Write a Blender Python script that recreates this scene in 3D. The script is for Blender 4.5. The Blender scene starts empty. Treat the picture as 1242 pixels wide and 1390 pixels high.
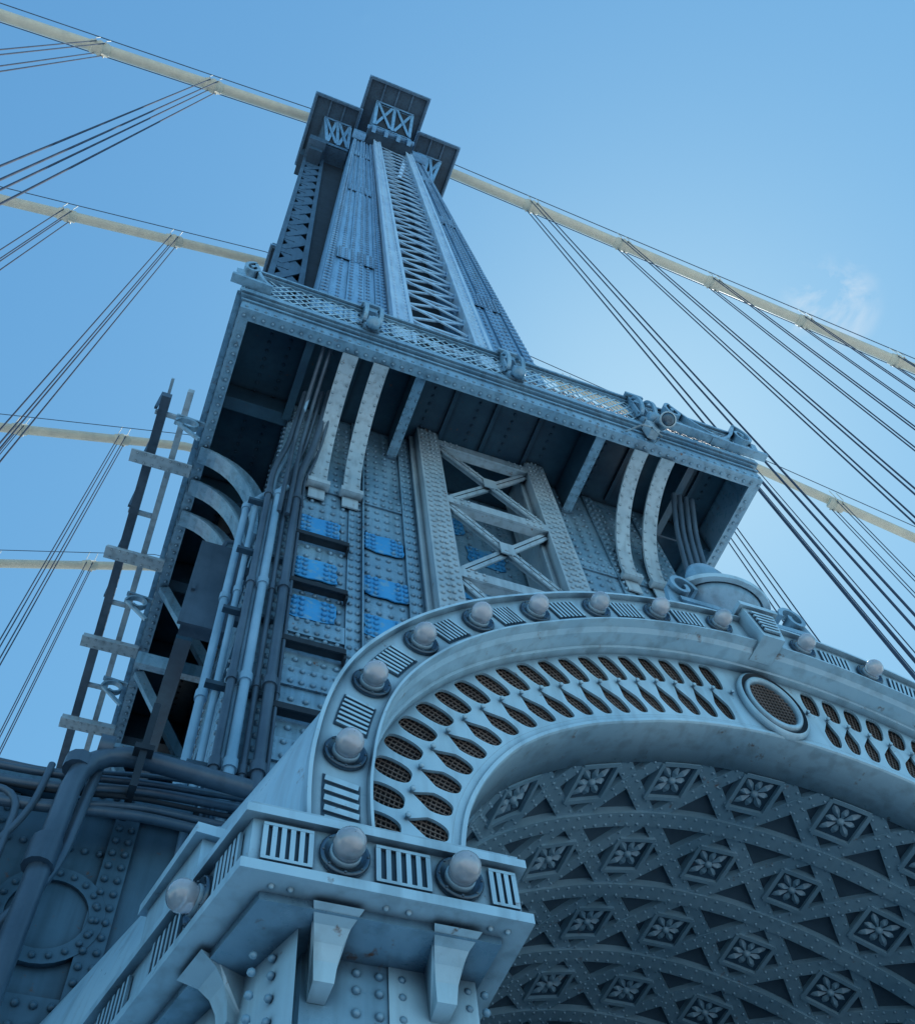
import bpy, bmesh, math, random
from mathutils import Vector, Matrix
random.seed(7)
sc=bpy.context.scene
COL=sc.collection
CX=4.43
# ---------------------------------------------------------------- materials
def newmat(name):
    m=bpy.data.materials.new(name); m.use_nodes=True
    nt=m.node_tree; b=nt.nodes['Principled BSDF']; return m,nt,b
def paint(name,base,dark,rust=0.0,rough=0.5,bump=0.2,spec=0.5,streak=0.5,metal=0.0,nscale=1.3,chips=None,ao=0.0):
    m,nt,b=newmat(name); N=nt.nodes; L=nt.links
    tc=N.new('ShaderNodeTexCoord')
    n1=N.new('ShaderNodeTexNoise'); n1.inputs['Scale'].default_value=nscale; n1.inputs['Detail'].default_value=6; n1.inputs['Roughness'].default_value=0.6
    L.new(tc.outputs['Object'],n1.inputs['Vector'])
    mp=N.new('ShaderNodeMapping'); mp.inputs['Scale'].default_value=(9,9,0.6); L.new(tc.outputs['Object'],mp.inputs['Vector'])
    n2=N.new('ShaderNodeTexNoise'); n2.inputs['Scale'].default_value=1.0; n2.inputs['Detail'].default_value=5; L.new(mp.outputs[0],n2.inputs['Vector'])
    r1=N.new('ShaderNodeValToRGB'); r1.color_ramp.elements[0].position=0.30; r1.color_ramp.elements[1].position=0.66
    r1.color_ramp.elements[0].color=(*dark,1); r1.color_ramp.elements[1].color=(*base,1); L.new(n1.outputs['Fac'],r1.inputs[0])
    r2=N.new('ShaderNodeValToRGB'); r2.color_ramp.elements[0].position=0.33; r2.color_ramp.elements[1].position=0.52
    k=1-streak*0.6
    r2.color_ramp.elements[0].color=(k,k,k,1); r2.color_ramp.elements[1].color=(1,1,1,1); L.new(n2.outputs['Fac'],r2.inputs[0])
    mx=N.new('ShaderNodeMix'); mx.data_type='RGBA'; mx.blend_type='MULTIPLY'; mx.inputs[0].default_value=1
    L.new(r1.outputs[0],mx.inputs[6]); L.new(r2.outputs[0],mx.inputs[7])
    out=mx.outputs[2]
    n3=N.new('ShaderNodeTexNoise'); n3.inputs['Scale'].default_value=7; n3.inputs['Detail'].default_value=9; n3.inputs['Roughness'].default_value=0.7
    L.new(tc.outputs['Object'],n3.inputs['Vector'])
    if chips:
        r4=N.new('ShaderNodeValToRGB'); r4.color_ramp.elements[0].position=0.54; r4.color_ramp.elements[1].position=0.58
        L.new(n3.outputs['Fac'],r4.inputs[0])
        m4=N.new('ShaderNodeMix'); m4.data_type='RGBA'; L.new(r4.outputs[0],m4.inputs[0]); L.new(out,m4.inputs[6]); m4.inputs[7].default_value=(*chips,1)
        out=m4.outputs[2]
    if rust>0:
        r3=N.new('ShaderNodeValToRGB'); r3.color_ramp.elements[0].position=0.70-0.1*rust; r3.color_ramp.elements[1].position=0.76-0.06*rust
        L.new(n3.outputs['Fac'],r3.inputs[0])
        m2=N.new('ShaderNodeMix'); m2.data_type='RGBA'; L.new(r3.outputs[0],m2.inputs[0]); L.new(out,m2.inputs[6]); m2.inputs[7].default_value=(0.17,0.08,0.04,1)
        out=m2.outputs[2]
    if ao>0:   # contact shade painted into the colour of crevices and round rivet heads
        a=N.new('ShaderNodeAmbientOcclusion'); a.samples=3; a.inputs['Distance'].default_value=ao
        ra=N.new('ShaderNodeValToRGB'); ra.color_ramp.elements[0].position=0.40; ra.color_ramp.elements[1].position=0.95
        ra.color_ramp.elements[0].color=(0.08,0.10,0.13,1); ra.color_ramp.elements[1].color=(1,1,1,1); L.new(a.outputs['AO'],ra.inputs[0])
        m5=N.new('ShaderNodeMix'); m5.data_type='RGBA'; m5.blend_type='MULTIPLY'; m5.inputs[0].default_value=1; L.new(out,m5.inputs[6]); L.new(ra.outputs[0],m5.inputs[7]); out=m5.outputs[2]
    L.new(out,b.inputs['Base Color'])
    rr=N.new('ShaderNodeMapRange'); rr.inputs[3].default_value=rough-0.12; rr.inputs[4].default_value=rough+0.15; L.new(n3.outputs['Fac'],rr.inputs[0]); L.new(rr.outputs[0],b.inputs['Roughness'])
    b.inputs['Specular IOR Level'].default_value=spec; b.inputs['Metallic'].default_value=metal
    if bump>0:
        n4=N.new('ShaderNodeTexNoise'); n4.inputs['Scale'].default_value=28; n4.inputs['Detail'].default_value=4; L.new(tc.outputs['Object'],n4.inputs['Vector'])
        bp=N.new('ShaderNodeBump'); bp.inputs['Strength'].default_value=bump; bp.inputs['Distance'].default_value=0.006; L.new(n4.outputs['Fac'],bp.inputs['Height']); L.new(bp.outputs[0],b.inputs['Normal'])
    return m
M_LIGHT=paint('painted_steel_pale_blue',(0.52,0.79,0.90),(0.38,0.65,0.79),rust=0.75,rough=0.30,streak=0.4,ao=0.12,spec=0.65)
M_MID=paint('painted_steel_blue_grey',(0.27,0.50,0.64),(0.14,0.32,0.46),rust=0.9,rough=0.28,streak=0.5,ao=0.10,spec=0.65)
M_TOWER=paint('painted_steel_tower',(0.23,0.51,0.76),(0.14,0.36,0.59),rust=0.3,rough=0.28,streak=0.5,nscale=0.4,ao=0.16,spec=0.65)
M_TLIGHT=paint('painted_steel_lacing',(0.48,0.74,0.90),(0.36,0.60,0.80),rust=0.2,rough=0.32,streak=0.3)
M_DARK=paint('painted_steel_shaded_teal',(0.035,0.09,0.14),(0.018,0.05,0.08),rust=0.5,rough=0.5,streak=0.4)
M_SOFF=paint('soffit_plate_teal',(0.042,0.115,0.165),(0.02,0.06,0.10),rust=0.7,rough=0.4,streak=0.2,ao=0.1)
M_VDARK=paint('near_black_steel',(0.018,0.035,0.05),(0.01,0.02,0.03),rough=0.7,streak=0.3)  # near-black colour for recess backings, shelves and hangers
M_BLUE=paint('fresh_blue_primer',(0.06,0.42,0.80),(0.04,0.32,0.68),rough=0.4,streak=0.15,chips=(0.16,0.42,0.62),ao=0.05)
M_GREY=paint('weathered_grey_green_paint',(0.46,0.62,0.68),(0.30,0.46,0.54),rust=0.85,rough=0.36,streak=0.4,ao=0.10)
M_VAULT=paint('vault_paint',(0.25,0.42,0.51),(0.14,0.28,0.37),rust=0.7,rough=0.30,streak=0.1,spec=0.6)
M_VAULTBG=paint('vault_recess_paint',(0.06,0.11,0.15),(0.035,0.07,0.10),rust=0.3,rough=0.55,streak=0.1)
M_PIPE=paint('conduit_grey',(0.10,0.16,0.21),(0.05,0.09,0.13),rough=0.32,metal=0.2,streak=0.3)
M_PIPEB=paint('conduit_pale_blue',(0.29,0.52,0.68),(0.17,0.36,0.50),rough=0.32,streak=0.3)
M_CABLE=paint('cable_wrap_cream',(0.70,0.68,0.53),(0.56,0.56,0.46),rough=0.6,streak=0.1,bump=0)
M_ROPE=paint('galvanised_wire_rope',(0.08,0.12,0.18),(0.05,0.08,0.12),rough=0.85,spec=0.1,streak=0.1,bump=0)
M_RIM=paint('dark_lamp_collar',(0.12,0.19,0.24),(0.05,0.08,0.11),rough=0.22,metal=0.7)
M_RUSTM=paint('rusty_wire_mesh',(0.28,0.23,0.20),(0.15,0.13,0.12),rough=0.7,bump=0)
M_BROWN=paint('dusty_brown_backing',(0.030,0.024,0.028),(0.015,0.015,0.02),rough=0.8)
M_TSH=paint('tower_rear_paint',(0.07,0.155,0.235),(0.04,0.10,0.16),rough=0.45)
def glassmat():
    m,nt,b=newmat('frosted_globe_glass')
    b.inputs['Roughness'].default_value=0.04
    b.inputs['Transmission Weight'].default_value=0.55; b.inputs['IOR'].default_value=1.45
    b.inputs['Coat Weight'].default_value=1.0; b.inputs['Coat Roughness'].default_value=0.02; b.inputs['Coat IOR'].default_value=1.8
    tc=nt.nodes.new('ShaderNodeTexCoord'); n=nt.nodes.new('ShaderNodeTexNoise'); n.inputs['Scale'].default_value=9; n.inputs['Detail'].default_value=3
    nt.links.new(tc.outputs['Object'],n.inputs['Vector'])
    r=nt.nodes.new('ShaderNodeValToRGB'); r.color_ramp.elements[0].color=(0.60,0.72,0.78,1); r.color_ramp.elements[1].color=(0.95,0.98,1.0,1)
    r.color_ramp.elements[0].position=0.38; r.color_ramp.elements[1].position=0.55
    nt.links.new(n.outputs['Fac'],r.inputs[0]); nt.links.new(r.outputs[0],b.inputs['Base Color'])
    return m
M_GLASS=glassmat()
# ---------------------------------------------------------------- mesh builder
class MB:
    def __init__(s): s.v=[]; s.f=[]; s.m=[]; s.s=[]
    def add(s,vs,fs,m=0,sm=False):
        o=len(s.v); s.v.extend([tuple(v) for v in vs])
        for f in fs: s.f.append([i+o for i in f]); s.m.append(m); s.s.append(sm)
    def hexa(s,c,m=0):
        s.add(c,[(3,2,1,0),(4,5,6,7),(0,1,5,4),(1,2,6,5),(2,3,7,6),(3,0,4,7)],m)
    def box(s,x0,x1,y0,y1,z0,z1,m=0):
        s.hexa([(x0,y0,z0),(x1,y0,z0),(x1,y1,z0),(x0,y1,z0),(x0,y0,z1),(x1,y0,z1),(x1,y1,z1),(x0,y1,z1)],m)
    def taper(s,b,t,y0,y1,z0,z1,m=0):
        s.hexa([(b[0],y0,z0),(b[1],y0,z0),(b[1],y1,z0),(b[0],y1,z0),(t[0],y0,z1),(t[1],y0,z1),(t[1],y1,z1),(t[0],y1,z1)],m)
    def beam(s,p,q,w,h,up=(0,-1,0),m=0):
        p=Vector(p);q=Vector(q);d=(q-p).normalized();u=Vector(up);u=(u-d*u.dot(d)).normalized();r=d.cross(u)
        a=r*(w/2);b=u*(h/2)
        s.hexa([p-a-b,p+a-b,p+a+b,p-a+b,q-a-b,q+a-b,q+a+b,q-a+b],m)
    def tube(s,pts,r,n=8,m=0,caps=True):
        pts=[Vector(p) for p in pts]; rings=[]; ref=None
        rs=r if isinstance(r,(list,tuple)) else [r]*len(pts)
        for i,p in enumerate(pts):
            d=(pts[min(i+1,len(pts)-1)]-pts[max(i-1,0)]).normalized()
            if ref is None:
                ref=Vector((0,0,1)) if abs(d.z)<0.9 else Vector((0,1,0))
            u=(ref-d*ref.dot(d)).normalized(); w=d.cross(u); ref=u
            rings.append([p+(u*math.cos(2*math.pi*k/n)+w*math.sin(2*math.pi*k/n))*rs[i] for k in range(n)])
        vs=[v for R in rings for v in R]; fs=[]
        for i in range(len(pts)-1):
            for k in range(n):
                fs.append((i*n+k,i*n+(k+1)%n,(i+1)*n+(k+1)%n,(i+1)*n+k))
        s.add(vs,fs,m,True)
        if caps:
            s.add(rings[0],[tuple(range(n))[::-1]],m); s.add(rings[-1],[tuple(range(n))],m)
    def rev(s,c,ax,prof,n=16,m=0,sm=True,zs=1.0,ws=1.0):
        c=Vector(c);ax=Vector(ax).normalized();ref=Vector((0,0,1)) if abs(ax.z)<0.9 else Vector((1,0,0))
        u=(ref-ax*ref.dot(ax)).normalized();w=ax.cross(u);vs=[];fs=[]
        for r,h in prof:
            for k in range(n):
                a=2*math.pi*k/n; vs.append(c+ax*h+(u*math.cos(a)*zs+w*math.sin(a)*ws)*max(r,0.0004))
        for i in range(len(prof)-1):
            for k in range(n): fs.append((i*n+k,i*n+(k+1)%n,(i+1)*n+(k+1)%n,(i+1)*n+k))
        s.add(vs,fs,m,sm)
    def rivet(s,c,n,r,m=0):
        s.rev(c,n,[(r,0),(r*0.88,r*0.55),(r*0.5,r*0.92),(0,r*1.0)],7,m)
    def prism_y(s,poly,y0,y1,m=0):
        n=len(poly); s.add([(x,y0,z) for x,z in poly]+[(x,y1,z) for x,z in poly],[tuple(range(n)),tuple(range(n,2*n))]+[(i,(i+1)%n,n+(i+1)%n,n+i) for i in range(n)],m)
    def obj(s,name,mats,parent=None,**kw):
        me=bpy.data.meshes.new(name); me.from_pydata(s.v,[],s.f)
        for m in mats: me.materials.append(m)
        me.polygons.foreach_set('material_index',s.m); me.polygons.foreach_set('use_smooth',s.s)
        bm=bmesh.new(); bm.from_mesh(me); bmesh.ops.recalc_face_normals(bm,faces=bm.faces); bm.to_mesh(me); bm.free()
        o=bpy.data.objects.new(name,me); COL.objects.link(o)
        if parent: o.parent=parent
        for k,v in kw.items(): o[k]=v
        return o
def empty(name,label,category,group=None,loc=(0,0,0)):
    o=bpy.data.objects.new(name,None); o.empty_display_size=0.3; COL.objects.link(o); o['label']=label; o['category']=category
    if group: o['group']=group
    return o
def strip_arc(mb,pts,w,h,side,m=0):
    pts=[Vector(p) for p in pts]; sd=Vector(side).normalized(); R=[]
    for i,p in enumerate(pts):
        d=(pts[min(i+1,len(pts)-1)]-pts[max(i-1,0)]).normalized(); u=d.cross(sd).normalized()
        R.append([p-sd*w/2-u*h/2,p+sd*w/2-u*h/2,p+sd*w/2+u*h/2,p-sd*w/2+u*h/2])
    vs=[v for r in R for v in r]; fs=[(0,1,2,3),tuple(len(vs)-4+i for i in range(4))]
    for i in range(len(R)-1):
        for k in range(4): fs.append((i*4+k,i*4+(k+1)%4,(i+1)*4+(k+1)%4,(i+1)*4+k))
    mb.add(vs,fs,m)
def interp(x,tab):
    x=abs(x)
    if x<=tab[0][0]: return tab[0][1]
    for i in range(len(tab)-1):
        a,b=tab[i],tab[i+1]
        if x<=b[0]:
            p0=tab[max(i-1,0)][1];p1=a[1];p2=b[1];p3=tab[min(i+2,len(tab)-1)][1];t=(x-a[0])/(b[0]-a[0])
            return 0.5*((2*p1)+(-p0+p2)*t+(2*p0-5*p1+4*p2-p3)*t*t+(-p0+3*p1-3*p2+p3)*t**3)
    return tab[-1][1]
# ================================================================ BRIDGE TOWER
tower=empty('bridge_tower','tall riveted blue-grey steel suspension bridge tower with balcony','bridge tower')
ZP0,ZP1=6.6,16.6
PY=6.6
mb=MB()
mb.box(0.8,3.3,PY,10.4,ZP0,ZP1,0); mb.box(5.56,8.06,PY,10.4,ZP0,ZP1,0); mb.box(3.3,5.56,7.35,10.4,ZP0,ZP1,0)
for (a,b,t) in [(0.8,1.14,0.04),(1.96,2.16,0.035),(2.162,2.18,0.09),(2.84,3.3,0.05),(3.06,3.298,0.09),(5.56,6.0,0.05),(6.7,6.9,0.035),(7.72,8.06,0.04)]:
    mb.box(a,b,PY-t,PY-0.001,ZP0,ZP1-0.01,0)
for z in [7.4,8.6,9.6,13.5]:
    for a,b in ((1.145,1.955),(2.185,2.835),(6.01,6.69),(6.91,7.71)):
        mb.box(a,b,PY-0.03,PY-0.001,z,z+0.34,0)
        k=a+0.07
        while k<b:
            for dz in (0.07,0.27): mb.rivet((k,PY-0.03,z+dz),(0,-1,0),0.034,0)
            k+=0.13
def vr(x,z0,z1,st,y,r=0.04):
    z=z0
    while z<z1: mb.rivet((x+random.uniform(-.003,.003),y,z),(0,-1,0),r,0); z+=st
for x in [0.88,1.05]: vr(x,6.7,16.4,0.19,PY-0.04)
for x in [2.01,2.11]: vr(x,6.7,16.4,0.19,PY-0.035,0.034)
for x in [2.90,2.99,5.62,5.73,5.84,5.95]: vr(x+0,6.7,16.4,0.21,PY-0.05,0.034)
for x in [3.12,3.23]: vr(x,6.8,16.4,0.21,PY-0.09,0.034)
for x in [6.75,6.85,7.78,7.99]: vr(x,6.7,16.4,0.19,PY-0.035)
for x in [1.23,1.38,1.55,1.72,1.87,2.26,2.42,2.58,2.75,6.1,6.3,6.5,7.0,7.2,7.45,7.62]: vr(x,6.75,16.2,0.235,PY-0.001,0.037)
for x in [3.75,4.0,4.43,4.86,5.1]: vr(x,6.75,16.2,0.24,7.35,0.034)
for y in [6.72,7.0,7.8,8.6,9.4,10.2]:
    z=6.8
    while z<16.4: mb.rivet((0.8,y,z),(-1,0,0),0.036,0); z+=0.2
for z in [8.2,10.4,12.6]: mb.box(0.76,0.799,6.65,10.3,z,z+0.35,0)
mb.obj('pier_body',[M_MID,M_DARK],tower)
def patch(xc,zc,w_,h_,y0):
    p=MB(); n=22; pts=[]
    for k in range(n):
        a=2*math.pi*(k+.5)/n; c,s=math.cos(a),math.sin(a); m_=max(abs(c),abs(s)); f=1+random.uniform(-.09,.06)
        pts.append((xc+c/m_*w_*f,zc+s/m_*h_*f))
    p.prism_y(pts,y0-0.018,y0,0)
    for i in range(6):
        for j in range(4):
            if abs(i-2.5)>0.6: p.rivet((xc-w_*0.8+i*w_*0.32,y0-0.018,zc-h_*0.72+j*h_*0.48),(0,-1,0),0.036,0)
    p.obj('splice_plate',[M_BLUE],tower,label='riveted plate freshly painted bright blue')
for x in (1.5,2.5):
    for z in (12.3,11.1,10.15): patch(x+random.uniform(-.03,.03),z,0.33+random.uniform(-.04,.02),0.24,PY-0.024)
for (xc,zc) in ((4.2,13.1),(4.75,11.2),(4.0,10.2),(4.7,14.3),(4.0,15.2)): patch(xc,zc,0.36,0.3,7.348)
for z in (11.78,10.53,9.25,8.05):
    p=MB(); p.box(1.15,1.94,PY-0.15,PY-0.031,z,z+0.02,0); p.box(1.15,1.94,PY-0.17,PY-0.15,z-0.03,z+0.06,0); p.box(1.92,1.95,PY-0.15,PY-0.031,z-0.1,z-0.001,0)
    p.obj('step_shelf',[M_VDARK],tower)
p=MB(); LY=6.25
for (a,b) in [(3.14,3.54),(5.32,5.72)]:
    p.box(a,b,LY,LY+0.05,ZP0,16.6,0); p.box(a,a+0.04,LY+0.05,7.2,ZP0,16.6,0); p.box(b-0.04,b,LY+0.05,7.2,ZP0,16.6,0)
    p.box(a-0.09,a,LY+0.2,LY+0.245,ZP0,16.58,0)
    z=6.8
    while z<16.5:
        for x in (a+0.07,a+0.16,b-0.16,b-0.07): p.rivet((x,LY,z+(0.08 if x in(a+0.16,b-0.16) else 0)),(0,-1,0),0.03,0)
        z+=0.17
zs=[16.2,13.9,11.6,9.3,7.0]
for i,z in enumerate(zs):
    p.beam((3.54,LY+0.02,z),(5.32,LY+0.02,z),0.22,0.04); p.beam((3.54,LY+0.1,z-0.09),(5.32,LY+0.1,z-0.09),0.03,0.18)
    for x in (3.66,3.78,3.9,4.96,5.08,5.2):
        for dz in (-0.07,0.07): p.rivet((x,LY-0.001,z+dz),(0,-1,0),0.026,0)
    if i<len(zs)-1:
        z2=zs[i+1]
        for (zz1,zz2,yy) in ((z-0.12,z2+0.12,LY+0.05),(z2+0.12,z-0.12,LY+0.1)):
            for e in (-0.07,0.07): p.beam((3.54,yy,zz1+e),(5.32,yy,zz2+e),0.07,0.03)
            p.beam((3.54,yy+0.06,zz1),(5.32,yy+0.06,zz2),0.025,0.10)
        p.box(4.31,4.55,LY+0.012,LY+0.034,(z+z2)/2-0.16,(z+z2)/2+0.16,0)
        for k in range(1,13):
            f=k/13
            for e in (-0.08,0.08): p.rivet((3.54+1.78*f,LY+0.034,z-0.12+(z2-z+0.24)*f+e),(0,-1,0),0.02,0)
p.obj('lattice_frame',[M_GREY],tower)
# ---------------------------------------------------------------- balcony
BY=4.75;BX0=-0.52;BX1=9.38;BZ=15.45;UZ=16.6
balc=MB()
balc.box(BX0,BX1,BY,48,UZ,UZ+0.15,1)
balc.box(BX0,BX1,BY,BY+0.05,BZ,UZ-0.001,0); balc.box(BX0,BX1,BY+0.05,BY+0.2,BZ,BZ+0.035,0)
balc.box(BX0,BX0+0.05,BY+0.051,48,BZ+0.001,UZ-0.001,0); balc.box(BX0+0.05,BX0+0.18,BY+0.2,48,BZ+0.002,BZ+0.034,0)
balc.box(BX1-0.05,BX1,BY+0.051,12,BZ+0.001,UZ-0.001,0); balc.box(BX1-0.2,BX1-0.05,BY+0.2,12,BZ+0.002,BZ+0.034,0)
for x in (2.7,6.16):
    balc.box(x-0.02,x+0.02,BY+0.2,PY,BZ+0.15,UZ-0.002,1); balc.box(x-0.09,x+0.09,BY+0.2,PY,BZ+0.12,BZ+0.15,0)
for x in (0.75,8.1):
    balc.box(x-0.02,x+0.02,BY+0.2,PY-0.06,BZ+0.3,UZ-0.002,1); balc.box(x-0.07,x+0.07,BY+0.2,PY-0.06,BZ+0.27,BZ+0.3,1)
y=6.55
while y<46:
    balc.box(BX0+0.05,0.79,y,y+0.03,BZ+0.35,UZ-0.002,1); balc.box(BX0+0.18,0.79,y-0.1,y+0.13,BZ+0.32,BZ+0.35,1)
    if y<12: balc.box(8.07,BX1-0.05,y,y+0.03,BZ+0.35,UZ-0.002,1)
    y+=1.95
for x in (1.7,3.6,4.43,5.3,7.2,8.75): balc.box(x-0.04,x+0.04,BY+0.05,PY-0.1,UZ-0.07,UZ-0.001,1)
balc.box(0.79,8.06,10.41,48,14.2,UZ-0.002,1)
x=BX0+0.1
while x<BX1:
    balc.rivet((x,BY+0.12,BZ),(0,0,-1),0.03,0); balc.rivet((x,BY,BZ+0.1),(0,-1,0),0.028,0); x+=0.16
y=BY+0.5
while y<18:
    balc.rivet((BX0+0.11,y,BZ),(0,0,-1),0.03,0)
    if y<10: balc.rivet((BX1-0.12,y,BZ),(0,0,-1),0.03,0)
    for xx in (0.45,0.1):
        balc.rivet((xx,y,UZ),(0,0,-1),0.03,1)
    if y<PY:
        for xx in (2.64,2.76,6.1,6.22): balc.rivet((xx,y,BZ+0.12),(0,0,-1),0.022,0)
        for xx in (1.2,2.2,3.2,4.1,4.8,5.6,6.7,7.6,8.4,9.0): balc.rivet((xx,y,UZ),(0,0,-1),0.03,1)
    y+=0.16
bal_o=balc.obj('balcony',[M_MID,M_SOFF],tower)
r=MB()
def mould(x0,x1,y,prof,m=0):
    for (dy,z0,z1) in prof: r.box(x0-dy,x1+dy,y-dy,y-0.0005,z0,z1,m)
mould(BX0,BX1,BY,[(0.03,BZ+0.35,BZ+0.42),(0.06,15.98,16.06),(0.10,16.06,16.14)])
ry=BY-0.05; RZ0,RZ1=16.26,17.36
r.box(BX0-0.1,BX1+0.1,ry-0.04,ry+0.04,RZ0-0.12,RZ0,0)
r.box(BX0-0.1,BX1+0.1,ry-0.03,ry+0.03,RZ1,RZ1+0.05,0)
r.box(BX0-0.12,BX1+0.12,ry-0.07,ry+0.07,RZ1+0.10,RZ1+0.18,0)
st=0.20; run=0.81
x=BX0-0.1
while x<BX1-run+0.1:
    r.beam((x,ry,RZ0),(x+run,ry,RZ1),0.032,0.008,m=1); r.beam((x,ry+0.009,RZ1),(x+run,ry+0.009,RZ0),0.032,0.008,m=1)
    x+=st
x=BX0
while x<BX1:
    r.box(x,x+0.03,ry-0.02,ry+0.02,RZ1+0.05,RZ1+0.10,1); x+=0.18
r.box(BX0-0.14,BX0-0.04,BY,46,16.2,16.3,0); r.box(BX0-0.14,BX0-0.04,BY,46,17.4,17.5,0)
r.box(BX1+0.04,BX1+0.14,BY,11,16.2,16.3,0); r.box(BX1+0.04,BX1+0.14,BY,11,17.4,17.5,0)
for X,ye in ((BX0-0.09,30),(BX1+0.09,11)):
    y=BY
    while y<ye-0.5:
        r.beam((X,y,16.3),(X,y+0.6,17.4),0.04,0.01,(1,0,0),1); r.beam((X+0.012,y,17.4),(X+0.012,y+0.6,16.3),0.04,0.01,(1,0,0),1); y+=0.2
r.obj('railing',[M_MID,M_LIGHT],bal_o)
def scroll_post(x,yy):
    q=MB()
    q.box(x-0.14,x+0.14,yy-0.1,yy+0.1,16.15,17.5,0); q.box(x-0.19,x+0.19,yy-0.15,yy+0.15,17.5,17.6,0)
    q.box(x-0.08,x+0.08,yy-0.112,yy-0.1,16.5,17.2,1)
    for s in (-1,1):
        pts=[]
        for k in range(20):
            a=k*0.3; rr=0.20*math.exp(-k*0.04)
            pts.append((x+s*0.14,yy-0.14-rr*math.sin(a)*0.8,17.2-0.02*k+rr*1.6*math.cos(a)-0.3))
        strip_arc(q,pts,0.07,0.05,(1,0,0),0)
    q.box(x-0.1,x+0.1,yy-0.26,yy-0.1,16.2,16.34,0)
    q.rev((x,yy-0.2,16.2),(0,0,-1),[(0.1,-0.06),(0.13,0.02),(0.11,0.1),(0.05,0.15),(0,0.17)],10,0)
    q.obj('railing_post',[M_MID,M_DARK],bal_o)
for x in (1.68,4.43,7.18): scroll_post(x,ry)
def volute(c,s,R=0.42,L_=0.95):
    q=MB(); pts=[]
    for k in range(30):
        a=k*0.27; rr=R*math.exp(-k*0.055)
        pts.append((c[0]+s*rr*math.sin(a)*0.85,c[1],c[2]+rr*math.cos(a)*1.5))
    strip_arc(q,pts,0.16,0.06,(0,1,0),0)
    arm=[(c[0]-s*(L_-L_*k/10),c[1],c[2]-0.75+(0.75+1.4*R)*(k/10)**2) for k in range(11)]
    strip_arc(q,arm,0.14,0.06,(0,1,0),0)
    q.beam((c[0]-s*L_,c[1],c[2]-0.8),(c[0]+s*0.3,c[1],c[2]-0.75),0.16,0.1,(0,0,1))
    q.beam((c[0]+s*0.1,c[1],c[2]-0.75),(c[0]+s*0.22,c[1],c[2]-0.2),0.12,0.06,(0,1,0))
    q.obj('corner_volute',[M_MID],bal_o)
volute((BX0+0.0,ry-0.1,17.2),-1,0.24,0.4); volute((BX1+0.1,ry-0.1,17.2),1,0.34); volute((7.95,ry-0.12,17.2),-1,0.26)
for x in (1.42,1.96,6.9,7.44):
    q=MB()
    pts=[(x,PY-0.12-1.55*(1-math.cos(k/14*math.pi/2)),13.55+1.85*math.sin(k/14*math.pi/2)) for k in range(15)]
    strip_arc(q,pts,0.27,0.05,(1,0,0),0)
    pin=[(x,p_[1]+0.11,p_[2]+0.09) for p_ in pts]
    strip_arc(q,pin,0.04,0.2,(1,0,0),1)
    q.box(x-0.18,x+0.18,PY-0.2,PY-0.055,13.42,13.54,0); q.box(x-0.13,x+0.13,PY-0.08,PY-0.055,13.1,13.41,0)
    for k in range(1,14):
        c=Vector(pts[k]); d=(Vector(pts[k+1])-Vector(pts[k-1])).normalized(); n=d.cross(Vector((1,0,0)))
        if n.y>0: n=-n
        for s in (-0.1,0.1): q.rivet(c+Vector((s,0,0))+n*0.025,n,0.02,0)
    q.obj('curved_bracket',[M_GREY,M_DARK],bal_o)
for y in (7.5,8.15,8.8):
    q=MB(); pts=[(0.72-1.2*(1-math.cos(k/12*math.pi/2)),y,13.0+2.4*math.sin(k/12*math.pi/2)) for k in range(13)]
    strip_arc(q,pts,0.3,0.05,(0,1,0),0)
    pin=[(a[0]+0.12,a[1],a[2]+0.1) for a in pts]; strip_arc(q,pin,0.04,0.26,(0,1,0),0)
    q.obj('side_brace',[M_MID],bal_o)
for y in (10.3,12.3,14.5):
    q=MB(); q.box(-0.45,0.8,y,y+0.12,13.1,13.4,0); q.beam((-0.4,y+0.06,15.4),(0.75,y+0.06,13.41),0.18,0.12); q.obj('strut_cross_beam',[M_MID],bal_o)
q=MB(); q.box(0.15,0.19,9.2,30,12.6,16.59,0); q.box(0.05,0.3,9.2,30,12.5,12.6,0)
for yy in range(0,30):
    for zz in range(0,18): q.rivet((0.15,9.4+yy*0.65,12.75+zz*0.21),(-1,0,0),0.03,0)
q.obj('strut_web',[M_SOFF],bal_o)
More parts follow.
